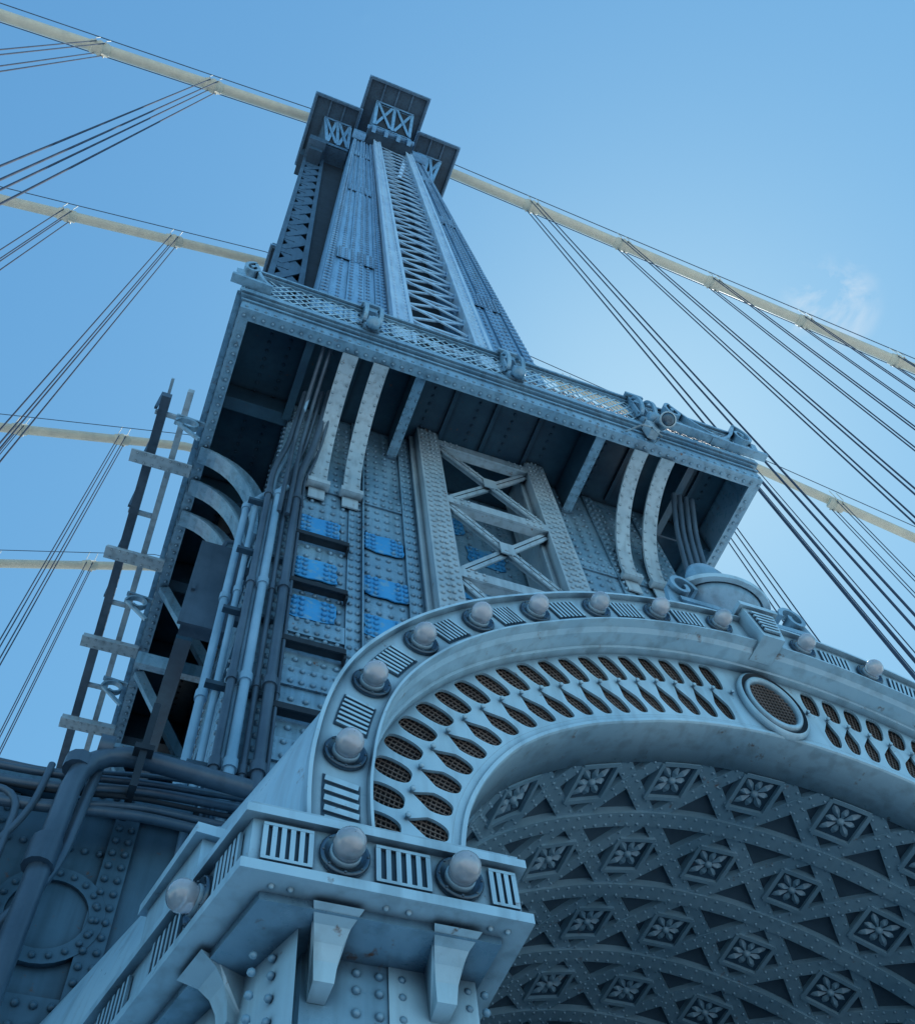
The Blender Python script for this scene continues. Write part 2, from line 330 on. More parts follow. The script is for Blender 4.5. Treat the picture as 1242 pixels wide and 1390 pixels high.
# ---------------------------------------------------------------- upper columns
ZB,ZT=25.7,64.4
def lerpz(b,t,z): return b+(t-b)*(z-ZB)/(ZT-ZB)
def column_mesh():
    q=MB(); z0,z1=16.8,64.4
    F=lambda b,t,z: lerpz(b,t,z)
    def seg(a,b,y0,y1,m,za=z0,zb=z1):
        q.taper((F(a[0],a[1],za),F(b[0],b[1],za)),(F(a[0],a[1],zb),F(b[0],b[1],zb)),y0,y1,za,zb,m)
    Y=6.85
    L=(0.96,1.59);C1=(3.0,2.80);C2=(3.46,3.18);D1=(5.3,4.92);D2=(5.68,5.26);R=(7.43,6.18)
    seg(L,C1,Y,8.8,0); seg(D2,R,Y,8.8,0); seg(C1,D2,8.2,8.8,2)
    for a,b in (((1.0,1.62),(1.22,1.78)),((1.75,2.05),(2.25,2.35)),((2.62,2.62),(2.95,2.78)),((5.8,5.35),(6.1,5.5)),((6.5,5.7),(6.8,5.85)),((7.15,6.05),(7.4,6.16))):
        seg(a,b,Y-0.05,Y-0.001,0)
    seg(C1,C2,Y-0.38,Y+0.1,1); seg(D1,D2,Y-0.38,Y+0.1,1)
    for a in (C1,C2,D1): seg((a[0]-0.06,a[1]-0.05),(a[0]+0.04,a[1]+0.04),Y-0.44,Y-0.381,1)
    seg((D2[0]-0.04,D2[1]-0.04),(D2[0]+0.06,D2[1]+0.05),Y-0.44,Y-0.381,1)
    z=17.0; st=1.45
    while z<63:
        xa,xb=F(*C2,z),F(*D1,z); xa2,xb2=F(*C2,z+st),F(*D1,z+st)
        q.beam((xa,Y-0.1,z),(xb,Y-0.1,z),0.15,0.05,m=1)
        q.beam((xa,Y-0.14,z+0.08),(xb2,Y-0.14,z+st-0.08),0.12,0.04,m=1); q.beam((xb,Y-0.19,z+0.08),(xa2,Y-0.19,z+st-0.08),0.12,0.04,m=1)
        z+=st
    zz=17.0
    while zz<64:
        rr=0.058
        for (a,b,yo) in ((1.06,1.66,0.05),(1.17,1.74,0.05),(1.85,2.12,0.05),(2.15,2.28,0.05),(2.7,2.66,0.05),(2.88,2.75,0.05),(1.5,1.9,0),(2.4,2.45,0),
                         (5.87,5.39,0.05),(6.03,5.46,0.05),(6.3,5.6,0),(6.56,5.74,0.05),(6.73,5.8,0.05),(6.97,5.93,0),(7.2,6.08,0.05),(7.34,6.13,0.05)):
            q.rivet((F(a,b,zz),Y-yo,zz),(0,-1,0),rr,0)
        for (a,b) in ((3.1,2.88),(3.36,3.08),(5.4,5.0),(5.58,5.17)): q.rivet((F(a,b,zz),Y-0.38,zz),(0,-1,0),rr*0.85,1)
        zz+=0.36
    for zz in (30.5,44,56):
        for a,b in (((1.3,1.8),(2.6,2.6)),((6.12,5.5),(7.1,6.02))):
            q.taper((F(*a,zz),F(*b,zz)),(F(*a,zz+1.5),F(*b,zz+1.5)),Y-0.065,Y-0.051,zz,zz+1.5,0)
            for i in range(6):
                for j in range(6):
                    xx=F(*a,zz)+0.1+(F(*b,zz)-F(*a,zz)-0.2)*i/5; q.rivet((xx,Y-0.065,zz+0.12+j*0.25),(0,-1,0),rr,0)
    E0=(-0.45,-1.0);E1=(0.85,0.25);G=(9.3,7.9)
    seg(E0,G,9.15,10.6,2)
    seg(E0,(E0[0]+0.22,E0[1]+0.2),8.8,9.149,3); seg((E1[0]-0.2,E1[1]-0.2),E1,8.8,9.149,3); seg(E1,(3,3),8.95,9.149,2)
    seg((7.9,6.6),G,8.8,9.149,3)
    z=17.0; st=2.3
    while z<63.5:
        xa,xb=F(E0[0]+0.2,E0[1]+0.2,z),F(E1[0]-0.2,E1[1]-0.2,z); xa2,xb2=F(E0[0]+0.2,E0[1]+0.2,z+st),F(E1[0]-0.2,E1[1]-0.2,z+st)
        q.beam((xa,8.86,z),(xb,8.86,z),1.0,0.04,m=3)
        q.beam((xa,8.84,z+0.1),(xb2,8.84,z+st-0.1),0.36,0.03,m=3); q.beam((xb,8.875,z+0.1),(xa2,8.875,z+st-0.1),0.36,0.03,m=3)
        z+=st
    return q
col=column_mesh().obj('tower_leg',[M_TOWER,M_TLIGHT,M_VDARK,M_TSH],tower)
def capital():
    q=MB()
    def cornice(x0,x1,y0,y1,z,m=4):
        q.box(x0,x1,y0,y1,z,z+0.25,1); q.box(x0,x1,y0-0.1,y0-0.001,z-0.25,z+0.9,m); q.box(x0-0.1,x0-0.001,y0-0.1,y1,z-0.25,z+0.9,m); q.box(x1+0.001,x1+0.1,y0-0.1,y1,z-0.25,z+0.9,m)
        q.box(x0-0.2,x1+0.2,y0-0.2,y0-0.101,z-0.1,z+0.1,0); q.box(x0-0.2,x0-0.101,y0-0.1,y1,z-0.1,z+0.1,0); q.box(x1+0.101,x1+0.2,y0-0.1,y1,z-0.1,z+0.1,0)
        n=int((x1-x0)/0.9)
        for i in range(1,n): q.box(x0+(x1-x0)*i/n-0.05,x0+(x1-x0)*i/n+0.05,y0,y1,z-0.12,z-0.001,4)
    cornice(1.68,5.5,3.35,7.2,68.0); cornice(-1.3,1.5,5.5,10.2,67.6); cornice(5.7,8.4,5.5,10.2,67.6)
    q.box(-1.3,8.4,9.0,10.3,64.4,67.6,1)
    def corbel(xb0,xb1,xt0,xt1,yb,yt,z0,z1,m=0):
        q.hexa([(xb0,yb,z0),(xb1,yb,z0),(xb1,9,z0),(xb0,9,z0),(xt0,yt,z1),(xt1,yt,z1),(xt1,9,z1),(xt0,9,z1)],m)
        def P(s,t,o=0.03):
            a=xb0+(xb1-xb0)*s;b=xt0+(xt1-xt0)*s
            return Vector((a+(b-a)*t,yb+(yt-yb)*t-o,z0+(z1-z0)*t))
        nn=2
        for i in range(nn):
            s0,s1=i/nn+0.06,(i+1)/nn-0.06
            q.add([P(s0,.12,.02),P(s1,.12,.02),P(s1,.88,.02),P(s0,.88,.02)],[(0,1,2,3)],2)
            q.beam(P(s0,.12,.06),P(s1,.88,.06),0.2,0.05,m=0); q.beam(P(s0,.88,.1),P(s1,.12,.1),0.2,0.05,m=0)
        q.beam(P(.0,.05,.06),P(1,.05,.06),0.3,0.08,m=0); q.beam(P(0,.95,.06),P(1,.95,.06),0.3,0.08,m=0)
        for i in range(nn+1): q.beam(P(min(max(i/nn,.03),.97),.1,.07),P(min(max(i/nn,.03),.97),.9,.07),0.2,0.06,m=0)
    corbel(2.5,5.0,2.35,4.95,5.9,4.5,64.6,68.0)
    corbel(0.1,1.5,-0.55,1.3,7.9,6.6,64.4,67.6,4); corbel(5.9,7.2,5.9,7.7,7.9,6.6,64.4,67.6,4)
    q.box(2.3,5.2,6.0,6.8,63.4,64.6,1); q.box(1.45,2.25,6.3,6.74,63.2,64.3,0); q.box(5.3,6.3,6.3,6.74,63.2,64.3,0)
    q.box(2.2,5.3,5.8,6.0,64.2,64.6,0)
    for x in (2.6,3.4,4.2,4.9): q.box(x-0.12,x+0.12,5.7,6.0,63.0,64.2,0)
    q.box(-1.0,0.1,7.6,9.0,62.6,64.4,4); q.box(-0.8,0.0,8.0,9.0,61.2,62.6,1)
    q.box(2.2,5.0,5.2,9,68.3,70.5,0)
    return q
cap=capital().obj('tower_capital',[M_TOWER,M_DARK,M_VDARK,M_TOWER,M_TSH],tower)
for dy in (10.5,26.0,37.3):
    for src in (col,cap):
        o=src.copy(); COL.objects.link(o); o.parent=tower; o.location=(0,dy,0)
# ---------------------------------------------------------------- lower base masses
b=MB()
b.box(-7,0.55,6.6,12,-1.7,6.6,0); b.box(8.3,15,6.6,12,-1.7,6.6,0); b.box(0.551,8.299,9.3,12,-1.7,6.6,1); b.box(0.551,8.299,6.62,9.299,6.1,6.59,1)
b.box(-7,0.6,6.5,6.599,6.35,6.6,0); b.box(-7,-0.001,6.56,6.599,4.3,4.6,0); b.box(0.0,0.2,6.555,6.599,1,6.35,0); b.box(-1.0,-0.8,6.57,6.599,4.61,6.34,0); b.box(-1.9,-1.7,6.57,6.599,1,6.34,0)
x=-4
while x<0.2:
    for z in (6.42,6.53): b.rivet((x,6.5,z),(0,-1,0),0.03,0)
    for z in (4.37,4.53): b.rivet((x,6.56,z),(0,-1,0),0.03,0)
    b.rivet((x,6.6,5.9),(0,-1,0),0.03,0); x+=0.12
for z in [2+0.13*i for i in range(33)]:
    for x in (0.05,0.15): b.rivet((x,6.555,z),(0,-1,0),0.03,0)
    for x in (-0.95,-0.85,-1.85,-1.75): b.rivet((x,6.57,z),(0,-1,0),0.03,0)
b.rev((-0.28,6.6,5.25),(0,-1,0),[(0.42,0),(0.42,0.05),(0.3,0.05),(0.3,0.02),(0,0.02)],32,0,False)
for k in range(20): b.rivet((-0.28+0.36*math.cos(k*math.pi/10),6.55,5.25+0.36*math.sin(k*math.pi/10)),(0,-1,0),0.026,0)
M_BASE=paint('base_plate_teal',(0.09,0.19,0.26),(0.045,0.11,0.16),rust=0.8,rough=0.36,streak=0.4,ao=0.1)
b.obj('tower_base',[M_BASE,M_VDARK],tower)
# catwalk
cw=empty('maintenance_catwalk','narrow steel maintenance catwalk cantilevered beside the tower strut','catwalk')
q=MB()
q.beam((-1.26,6.7,15.62),(-1.52,30,15.62),0.15,0.16,(0,0,1),0); q.beam((-0.90,6.5,15.62),(-1.06,30,15.62),0.10,0.14,(0,0,1),1); q.beam((-1.30,6.7,16.4),(-1.58,30,16.4),0.05,0.05,(0,0,1),1)
y=7.0
while y<30:
    q.box(-1.38,-0.92,y,y+0.08,15.56,15.62,1); q.box(-1.42,-1.37,y,y+0.05,15.7,16.4,0); y+=1.0
q.obj('walk_frame',[M_PIPE,M_GREY],cw)
for y in (7.8,9.8,11.8,13.8,15.8,17.8):
    q=MB(); q.box(-1.56,-0.53,y-0.12,y+0.12,15.25,15.28,0); q.box(-1.56,-0.53,y-0.02,y+0.02,15.28,15.48,0)
    for k in range(7):
        for e in (-0.08,0.08): q.rivet((-1.45+k*0.14,y+e,15.25),(0,0,-1),0.018,0)
    q.obj('cantilever_beam',[M_GREY],cw)
for y in (6.9,10.6,12.6):
    q=MB(); pts=[]
    for k in range(18):
        a=k*0.33; rr=0.22*math.exp(-k*0.05); pts.append((-0.76-rr*math.cos(a),y,15.1+rr*math.sin(a)))
    strip_arc(q,pts,0.1,0.04,(0,1,0),0); q.beam((-0.53,y,15.3),(-1.0,y,15.35),0.08,0.05,(0,0,1)); q.beam((-0.53,y,14.7),(-0.95,y,15.1),0.06,0.05,(0,1,0))
    q.obj('scroll_bracket',[M_MID],cw)
# ================================================================ ARCH
AZ=2.88
arch=empty('ornamental_arch','pale blue cast steel portal arch with pierced frieze and globe lamps','arch')
TB=[(0,3.31),(17,3.335),(27,3.37),(37,3.415),(46,3.495),(56,3.578),(66,3.625),(76,3.57),(90,3.45)]
TI=[(0,2.37),(16,2.40),(32,2.49),(45,2.635),(57,2.77),(70,2.834),(80,2.80),(90,2.77)]
rb=lambda t:interp(t,TB); ri=lambda t:interp(t,TI)
def P(th,r,y): a=math.radians(th); return Vector((CX-r*math.sin(a),y,AZ+r*math.cos(a)))
def sweep(mb,prof,fun,m=0,ths=None,sm=False):
    n=len(prof); vs=[]; fs=[]
    for t in ths:
        for dr,y in prof: vs.append(P(t,fun(t)+dr,y))
    for i in range(len(ths)-1):
        for k in range(n-1): fs.append((i*n+k,i*n+k+1,(i+1)*n+k+1,(i+1)*n+k))
    mb.add(vs,fs,m,sm)
THF=[-90+1.0*i for i in range(181)]
q=MB(); sweep(q,[(0.15,3.5),(0.16,3.24),(0.175,3.2),(0.175,3.12),(0.155,3.12),(0.15,3.165),(-0.13,3.165),(-0.135,3.125),(-0.15,3.125),(-0.15,3.2),(-0.165,3.24),(-0.165,3.36),(-0.18,3.37),(-0.18,3.431)],rb,0,THF)
LT=[6.8,17.3,27.6,38.1,47.4,57.0,66.7,76.6]
allT=sorted([-t for t in LT]+LT)
def bars(mb,t0,t1,n):
    for i in range(n):
        t=t0+(t1-t0)*(i+0.5)/n; w=(t1-t0)/n*0.5*math.pi/180*rb(t)
        mb.beam(P(t,rb(t)-0.085,3.157),P(t,rb(t)+0.085,3.157),w,0.018,m=0)
for i in range(len(allT)-1):
    a,c=allT[i],allT[i+1]
    if abs(a+c)<1: continue
    ta,tb_=a+2.9,c-2.9
    vs=[]
    ts=[ta+(tb_-ta)*k/6 for k in range(7)]
    for t in ts: vs+= [P(t,rb(t)-0.095,3.161),P(t,rb(t)+0.095,3.161)]
    q.add(vs,[(2*k,2*k+1,2*k+3,2*k+2) for k in range(6)],1)
    bars(q,ta,tb_,7)
for s in (-1,1):
    ta,tb_=79.5,85.5; vs=[]
    for k in range(5):
        t=(ta+(tb_-ta)*k/4); vs+=[P(s*t,rb(t)-0.095,3.161),P(s*t,rb(t)+0.095,3.161)]
    q.add(vs,[(2*k,2*k+1,2*k+3,2*k+2) for k in range(4)],1)
    for i in range(6):
        t=s*(ta+(tb_-ta)*(i+.5)/6); q.beam(P(t,rb(t)-0.085,3.157),P(t,rb(t)+0.085,3.157),0.035,0.018,m=0)
q.obj('lamp_band',[M_LIGHT,M_DARK],arch)
def lamp(c,n):
    c=Vector(c); n=Vector(n)
    q=MB(); q.rev(c,n,[(0.112,0),(0.114,0.02),(0.105,0.03),(0.095,0.026),(0.09,0.012),(0.062,0.012)],28,0)
    for k in range(8):
        a=k*math.pi/4; u=Vector((n.y,-n.x,0)).normalized(); w=n.cross(u)
        q.rivet(c+(u*math.cos(a)+w*math.sin(a))*0.1+n*0.027,n,0.008,0)
    q.rev(c,n,[(0.07,0.0),(0.07,0.034),(0.063,0.038),(0.055,0.034),(0,0.034)],24,1)
    o=q.obj('lamp',[M_RIM,M_LIGHT],arch)
    g=MB(); prof=[(0.052,0.03),(0.06,0.036)]+[(0.072*math.sin(math.radians(a)),0.085-0.072*math.cos(math.radians(a))) for a in range(58,181,8)]
    g.rev(c,n,prof,24,0); g.obj('lamp_globe',[M_GLASS],o)
for t in allT: lamp(P(t,rb(t),3.165),(0,-1,0))
# frieze
FY=3.43
fo=lambda t: rb(t)-0.17
fi=lambda t: ri(t)+0.075
q=MB(); sweep(q,[(0.0,FY),(0.006,FY-0.015),(0.03,FY-0.015),(0.036,FY),(0.076,FY)],ri,0,THF)
def hole_cell(mb,t0,t1,lo,hi,big):
    N=28; out=[];ring=[]
    for k in range(N):
        a=2*math.pi*(k+0.5)/N; c,s=math.cos(a),math.sin(a); m_=max(abs(c),abs(s)); out.append((c/m_,s/m_))
        e=s*big
        if big>0:
            wv=0.74; ys=s*0.84-0.0; cc=abs(c)**0.6*(1 if c>0 else -1)
        else:
            wv=0.74 if e>0 else 0.80*(1-0.85*(-e)); ys=s*0.86 if e>0 else s*1.0; cc=abs(c)**(0.65 if e>0 else 0.9)*(1 if c>0 else -1)
        ring.append((cc*wv,ys))
    def mp(uv,y):
        t=t0+(t1-t0)*(uv[0]+1)/2; r=lo(t)+(hi(t)-lo(t))*(uv[1]+1)/2; return P(t,r,y)
    vs=[mp(u,FY) for u in out]+[mp(u,FY) for u in ring]+[mp(u,FY+0.02) for u in ring]
    fs=[(k,(k+1)%N,N+(k+1)%N,N+k) for k in range(N)]+[(N+k,N+(k+1)%N,2*N+(k+1)%N,2*N+k) for k in range(N)]
    mb.add(vs,fs,0)
    for cx_,cy_ in ((1,1),(-1,1),(-1,-1),(1,-1)):
        ks=sorted(range(N),key=lambda k:(out[k][0]-cx_)**2+(out[k][1]-cy_)**2)[:2]
        mb.add([mp(out[ks[0]],FY),mp(out[ks[1]],FY),mp((cx_,cy_),FY)],[(0,1,2)],0)
mid=lambda t:(fo(t)*0.50+fi(t)*0.50)
NH=21;T0,T1=7.0,83
dT=(T1-T0)/NH
def flat(ta,tb_,lo,hi,n=6):
    ts=[ta+(tb_-ta)*k/n for k in range(n+1)]; vs=[]
    for t in ts: vs+=[P(t,lo(t),FY),P(t,hi(t),FY)]
    q.add(vs,[(2*k,2*k+1,2*k+3,2*k+2) for k in range(n)],0)
for sgn in (1,-1):
    for i in range(NH):
        a=T0+dT*i; c=a+dT
        hole_cell(q,sgn*a,sgn*c,mid,fo,1)
        if i<NH-1: hole_cell(q,sgn*(a+dT/2),sgn*(c+dT/2),fi,mid,-1)
        tm=sgn*(a); q.rev(P(tm,mid(tm),FY),(0,-1,0),[(0.010,0),(0.011,0.02),(0.017,0.025),(0.012,0.038),(0,0.04)],10,0)
    flat(sgn*T0,sgn*(T0+dT/2),fi,mid,2); flat(sgn*(T1-dT/2),sgn*T1,fi,mid,2)
for (ta,tb_) in ((-T0,T0),(T1,90),(-90,-T1)): flat(ta,tb_,fi,fo)
q.obj('pierced_frieze',[M_LIGHT],arch)
q=MB()
sweep(q,[(0,FY+0.22),(0.001,FY+0.22)],ri,1,THF)
vs=[]
for t in THF: vs+=[P(t,ri(t)+0.02,FY+0.16),P(t,rb(t),FY+0.16)]
q.add(vs,[(2*k,2*k+1,2*k+3,2*k+2) for k in range(len(THF)-1)],1)
t=-82
while t<82:
    q.beam(P(t,fi(t),FY+0.04),P(t,fo(t),FY+0.04),0.006,0.006,m=0); t+=0.6
for k in range(1,19):
    pts=[]
    for t in range(-82,83,2): pts.append(P(t,fi(t)+(fo(t)-fi(t))*k/19,FY+0.047))
    for i in range(len(pts)-1): q.beam(pts[i],pts[i+1],0.006,0.006,m=0)
q.obj('wire_screen',[M_RUSTM,M_BROWN],arch)
q=MB(); mc=P(0,2.74,FY); ZS=1.36
q.rev(mc,(0,-1,0),[(0.275,0.0),(0.275,0.04),(0.255,0.055)],44,0,True,ZS)
q.rev(mc,(0,-1,0),[(0.255,0.055),(0.245,0.03),(0.225,0.03)],44,1,True,ZS)
q.rev(mc,(0,-1,0),[(0.225,0.03),(0.218,0.06),(0.195,0.065),(0.185,0.04),(0.185,0.0)],44,0,True,ZS)
q.rev(mc,(0,-1,0),[(0.19,0.008),(0,0.008)],30,2,False,ZS)
k=-0.18
while k<0.185:
    w=math.sqrt(max(0,0.185**2-k*k)); q.beam(mc+Vector((k,-0.015,-w*ZS)),mc+Vector((k,-0.015,w*ZS)),0.007,0.006,m=3)
    q.beam(mc+Vector((-w,-0.022,k*ZS)),mc+Vector((w,-0.022,k*ZS)),0.007,0.006,m=3); k+=0.03
q.obj('medallion',[M_LIGHT,M_VDARK,M_BROWN,M_RUSTM],arch)
q=MB(); kz=AZ+rb(0)
q.prism_y([(CX-0.10,kz-0.17),(CX+0.10,kz-0.17),(CX+0.15,kz+0.2),(CX-0.15,kz+0.2)],3.05,3.3,0)
q.box(CX-0.18,CX+0.18,3.02,3.45,kz+0.2,kz+0.25,0)
q.add([(CX-0.075,3.046,kz-0.12),(CX+0.075,3.046,kz-0.12),(CX+0.11,3.046,kz+0.15),(CX-0.11,3.046,kz+0.15)],[(0,1,2,3)],1)
for i in range(6):
    z=kz-0.11+i*0.045; w=0.07+0.033*i/5; q.box(CX-w,CX+w,3.025,3.044,z,z+0.024,0)
q.obj('keystone',[M_LIGHT,M_DARK],arch)
q=MB(); n=len(THF); vs=[];NS=8
for i,t in enumerate(THF):
    off=1.25*abs(math.sin(math.radians(t)))**4
    for k in range(NS):
        f=k/(NS-1); vs.append(P(t,rb(t)+0.155+off*f,3.3+3.28*f))
fs=[]
for i in range(n-1):
    for k in range(NS-1): fs.append((i*NS+k,i*NS+k+1,(i+1)*NS+k+1,(i+1)*NS+k))
q.add(vs,fs,0,True)
for s in (1,-1):
    x0=CX-s*(rb(90)+0.155); x1=CX-s*(rb(90)+0.155+1.25)
    q.add([(x0,3.3,-1.7),(x0,3.3,AZ+0.01),(x1,6.58,AZ+0.01),(x1,6.58,-1.7)],[(0,1,2,3)],0)
for t in (62,):
    for k in range(1,30):
        f=k/30; off=1.25*abs(math.sin(math.radians(t)))**4
        c=P(t,rb(t)+0.155+off*f,3.3+3.28*f); nn=(P(t,10,0)-P(t,9,0)).normalized(); q.rivet(c,nn,0.014,0)
q.obj('arch_flank',[M_LIGHT],arch)
q=MB(); sweep(q,[(0,FY),(0.0,3.80),(0.05,3.80)],ri,0,THF,True)
for s in (1,-1):
    x0=CX-s*ri(90); q.box(min(x0,x0-s*0.4),max(x0,x0-s*0.4),FY,3.8,-1.7,AZ-0.001,0)
q.obj('soffit_lip',[M_LIGHT],arch)
# vault
q=MB()
rv=lambda t: ri(t)+0.05
s=0;prev=None;tab=[]
for t in [i*0.5 for i in range(181)]:
    p=P(t,rv(t),0)
    if prev is not None: s+=(p-prev).length
    tab.append((s,p.x,p.z)); prev=p
for i in range(1,40): tab.append((s+0.12*i,prev.x,prev.z-0.12*i))
def VS(sv,y,h):
    sg=1 if sv>=0 else -1; a=abs(sv)
    lo_,hi_=0,len(tab)-1
    while hi_-lo_>1:
        m_=(lo_+hi_)//2
        if tab[m_][0]<=a: lo_=m_
        else: hi_=m_
    A,B=tab[lo_],tab[hi_]; f=(a-A[0])/(B[0]-A[0]) if B[0]>A[0] else 0
    x=A[1]+(B[1]-A[1])*f; z=A[2]+(B[2]-A[2])*f; tx,tz=B[1]-A[1],B[2]-A[2]; l=math.hypot(tx,tz); tx/=l;tz/=l
    nx,nz=-tz,tx
    if nx*(CX-x)+nz*(AZ-z)<0: nx,nz=-nx,-nz
    x+=nx*h; z+=nz*h
    if sg<0: x=2*CX-x
    return Vector((x,y,z))
SM=tab[-1][0]-0.1; VY0,VY1=3.8,9.3
ss=[-SM+2*SM*i/160 for i in range(161)]
vs=[]
for sv in ss: vs+=[VS(sv,VY0,0),VS(sv,VY1,0)]
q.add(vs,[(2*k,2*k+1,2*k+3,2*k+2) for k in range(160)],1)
def strap(a,b,w,h,m=0,n=None,h0=0.0):
    a=Vector(a);b=Vector(b);L_=(b-a).length; n=n or max(1,int(L_/0.12)); d=(b-a)/L_; pr=Vector((-d.y,d.x))*w/2
    vs=[];fs=[]
    for i in range(n+1):
        c=a+(b-a)*i/n; l=c+pr; r_=c-pr
        vs+=[VS(l.x,l.y,h0),VS(l.x,l.y,h),VS(r_.x,r_.y,h),VS(r_.x,r_.y,h0)]
    for i in range(n):
        for k in range(3): fs.append((i*4+k,i*4+k+1,(i+1)*4+k+1,(i+1)*4+k))
    fs+=[(0,1,2,3),(n*4,n*4+1,n*4+2,n*4+3)]
    q.add(vs,fs,m)
PS=0.75; PYY=0.76; yc0=3.98; rows=6
Yb0=yc0+PYY/2-PYY
def rivs(A,B,h,off,st,r):
    A=Vector(A);B=Vector(B);L_=(B-A).length; nn=int(L_/st); pr=Vector((-(B-A).y,(B-A).x))/L_*off
    for i in range(nn):
        c=A+(B-A)*(i+.5)/nn
        if abs(c.x)<4.3 and c.y<7.6:
            for e in (pr,-pr): q.rivet(VS(c.x+e.x,c.y+e.y,h),VS(c.x,c.y,1)-VS(c.x,c.y,0),r,0)
for j in range(rows+1):
    yb=Yb0+j*PYY
    if yb<VY0+0.05: continue
    strap((-SM,yb),(SM,yb),0.14,0.06,0,140)
    rivs((-SM,yb),(SM,yb),0.06,0.045,0.10,0.013)
Yend=Yb0+rows*PYY
for k in range(-15,16):
    for dirn in (1,-1):
        s0=k*PS; sl=PS/PYY*dirn
        A=[s0,Yb0+0.0]; B=[s0+sl*(Yend-Yb0),Yend]
        f=(VY0-Yb0)/(Yend-Yb0)
        if f>0: A=[A[0]+(B[0]-A[0])*f,VY0]
        if abs(A[0])>SM and abs(B[0])>SM and A[0]*B[0]>0: continue
        for pt,ot in ((A,B),(B,A)):
            for lim in (SM,-SM):
                if (lim>0 and pt[0]>lim) or (lim<0 and pt[0]<lim):
                    g_=(lim-ot[0])/(pt[0]-ot[0]); pt[1]=ot[1]+(pt[1]-ot[1])*g_; pt[0]=lim
        if (Vector(A)-Vector(B)).length<0.2: continue
        strap(A,B,0.12,0.042+0.003*dirn,0)
        rivs(A,B,0.042+0.003*dirn,0.038,0.09,0.012)
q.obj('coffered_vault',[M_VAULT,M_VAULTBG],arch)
def rosette(s0,y0):
    global q
    q=MB(); w=0.165
    vs=[VS(s0+a,y0+b_,h) for h in (0.001,0.03) for a,b_ in ((-w,-w),(w,-w),(w,w),(-w,w))]; q.hexa(vs,2)
    for (a,b_) in (((-w,-w),(w,-w)),((w,-w),(w,w)),((w,w),(-w,w)),((-w,w),(-w,-w))):
        strap((s0+a[0],y0+a[1]),(s0+b_[0],y0+b_[1]),0.034,0.06,0,2)
    for k in range(8):
        an=k*math.pi/4; L_=0.125 if k%2==0 else 0.165; c,s_=math.cos(an),math.sin(an); c2,s2=-s_,c
        pts=[(0.012,0.0),(L_*0.6,0.029),(L_*0.85,0.022),(L_,0),(L_*0.85,-0.022),(L_*0.6,-0.029)]
        vs=[VS(s0+c*a+c2*b_,y0+s_*a+s2*b_,0.033) for a,b_ in pts]+[VS(s0+c*L_*0.6,y0+s_*L_*0.6,0.062)]
        q.add(vs,[(i,(i+1)%6,6) for i in range(6)],0)
    q.rivet(VS(s0,y0,0.035),VS(s0,y0,1)-VS(s0,y0,0),0.034,0)
    return q
for j in range(rows-1):
    for k in range(-5,6):
        rosette(k*PS,yc0+j*PYY).obj('rosette',[M_VAULT,M_VAULTBG,M_DARK],arch)
# ---------------------------------------------------------------- springer block
sb=MB()
EX0,EX1,EY,EZ0,EZ1=0.545,1.765,3.10,2.84,3.145
sd=(-0.24,0.97)
def side(d,o=0): return (EX0+sd[0]*d-o*0.97,EY+sd[1]*d-o*0.24)
def poly_slab(mb,o,z0,z1,m=0,D=2.9,xr=EX1):
    a=(EX0-o,EY-o); bq=side(D,o)
    pts=[a,(xr+o,EY-o),(xr+o,FY+0.4),(bq[0]+1.6,bq[1]),bq]
    n=len(pts); mb.add([(x,y,z0) for x,y in pts]+[(x,y,z1) for x,y in pts],[tuple(range(n)),tuple(range(n,2*n))]+[(i,(i+1)%n,n+(i+1)%n,n+i) for i in range(n)],m)
poly_slab(sb,0.0,EZ0+0.03,EZ1-0.03); poly_slab(sb,0.035,EZ0-0.02,EZ0+0.03); poly_slab(sb,0.04,EZ1-0.03,EZ1+0.015); poly_slab(sb,0.015,EZ1+0.015,EZ1+0.05)
poly_slab(sb,-0.08,EZ0-0.06,EZ0-0.02,1); poly_slab(sb,-0.34,-1.7,EZ0-0.06,1)
def slots_front(x0,x1,n):
    sb.box(x0,x1,EY-0.004,EY-0.001,EZ0+0.07,EZ1-0.07,2)
    for i in range(n+1):
        x=x0+(x1-x0)*i/n; sb.box(x-0.011,x+0.011,EY-0.02,EY-0.005,EZ0+0.06,EZ1-0.06,0)
    sb.box(x0-0.01,x1+0.01,EY-0.021,EY-0.005,EZ1-0.07,EZ1-0.055,0); sb.box(x0-0.01,x1+0.01,EY-0.021,EY-0.005,EZ0+0.055,EZ0+0.07,0)
slots_front(0.60,0.80,5); slots_front(1.10,1.33,5); slots_front(1.63,1.74,3)
def slots_side(d0,d1,n):
    def q4(d,o,z): x,y=side(d,o); return (x,y,z)
    sb.add([q4(d0,0.003,EZ0+0.07),q4(d1,0.003,EZ0+0.07),q4(d1,0.003,EZ1-0.07),q4(d0,0.003,EZ1-0.07)],[(0,1,2,3)],2)
    for i in range(n+1):
        d=d0+(d1-d0)*i/n; sb.beam(q4(d,0.012,EZ0+0.06),q4(d,0.012,EZ1-0.06),0.022,0.016,(-0.97,-0.24,0))
slots_side(0.08,0.27,5); slots_side(0.6,0.85,5); slots_side(1.1,1.4,6); slots_side(1.9,2.2,6)
for x in (0.68,0.76,1.12,1.22,1.32,1.62,1.7):
    for z in (2.35,2.45,2.55,2.65,2.73): sb.rivet((x,EY+0.34,z),(0,-1,0),0.02,1)
for x in (0.66,0.74,1.15,1.25,1.62,1.70): sb.rivet((x,EY+0.04,EZ0-0.02),(0,0,-1),0.014,0)
sb.obj('springer_block',[M_LIGHT,M_MID,M_DARK],arch)
lamp((0.95,EY,3.0),(0,-1,0)); lamp((1.475,EY,3.0),(0,-1,0))
x,y=side(0.43,0); lamp((x,y,3.0),(-0.97,-0.24,0))
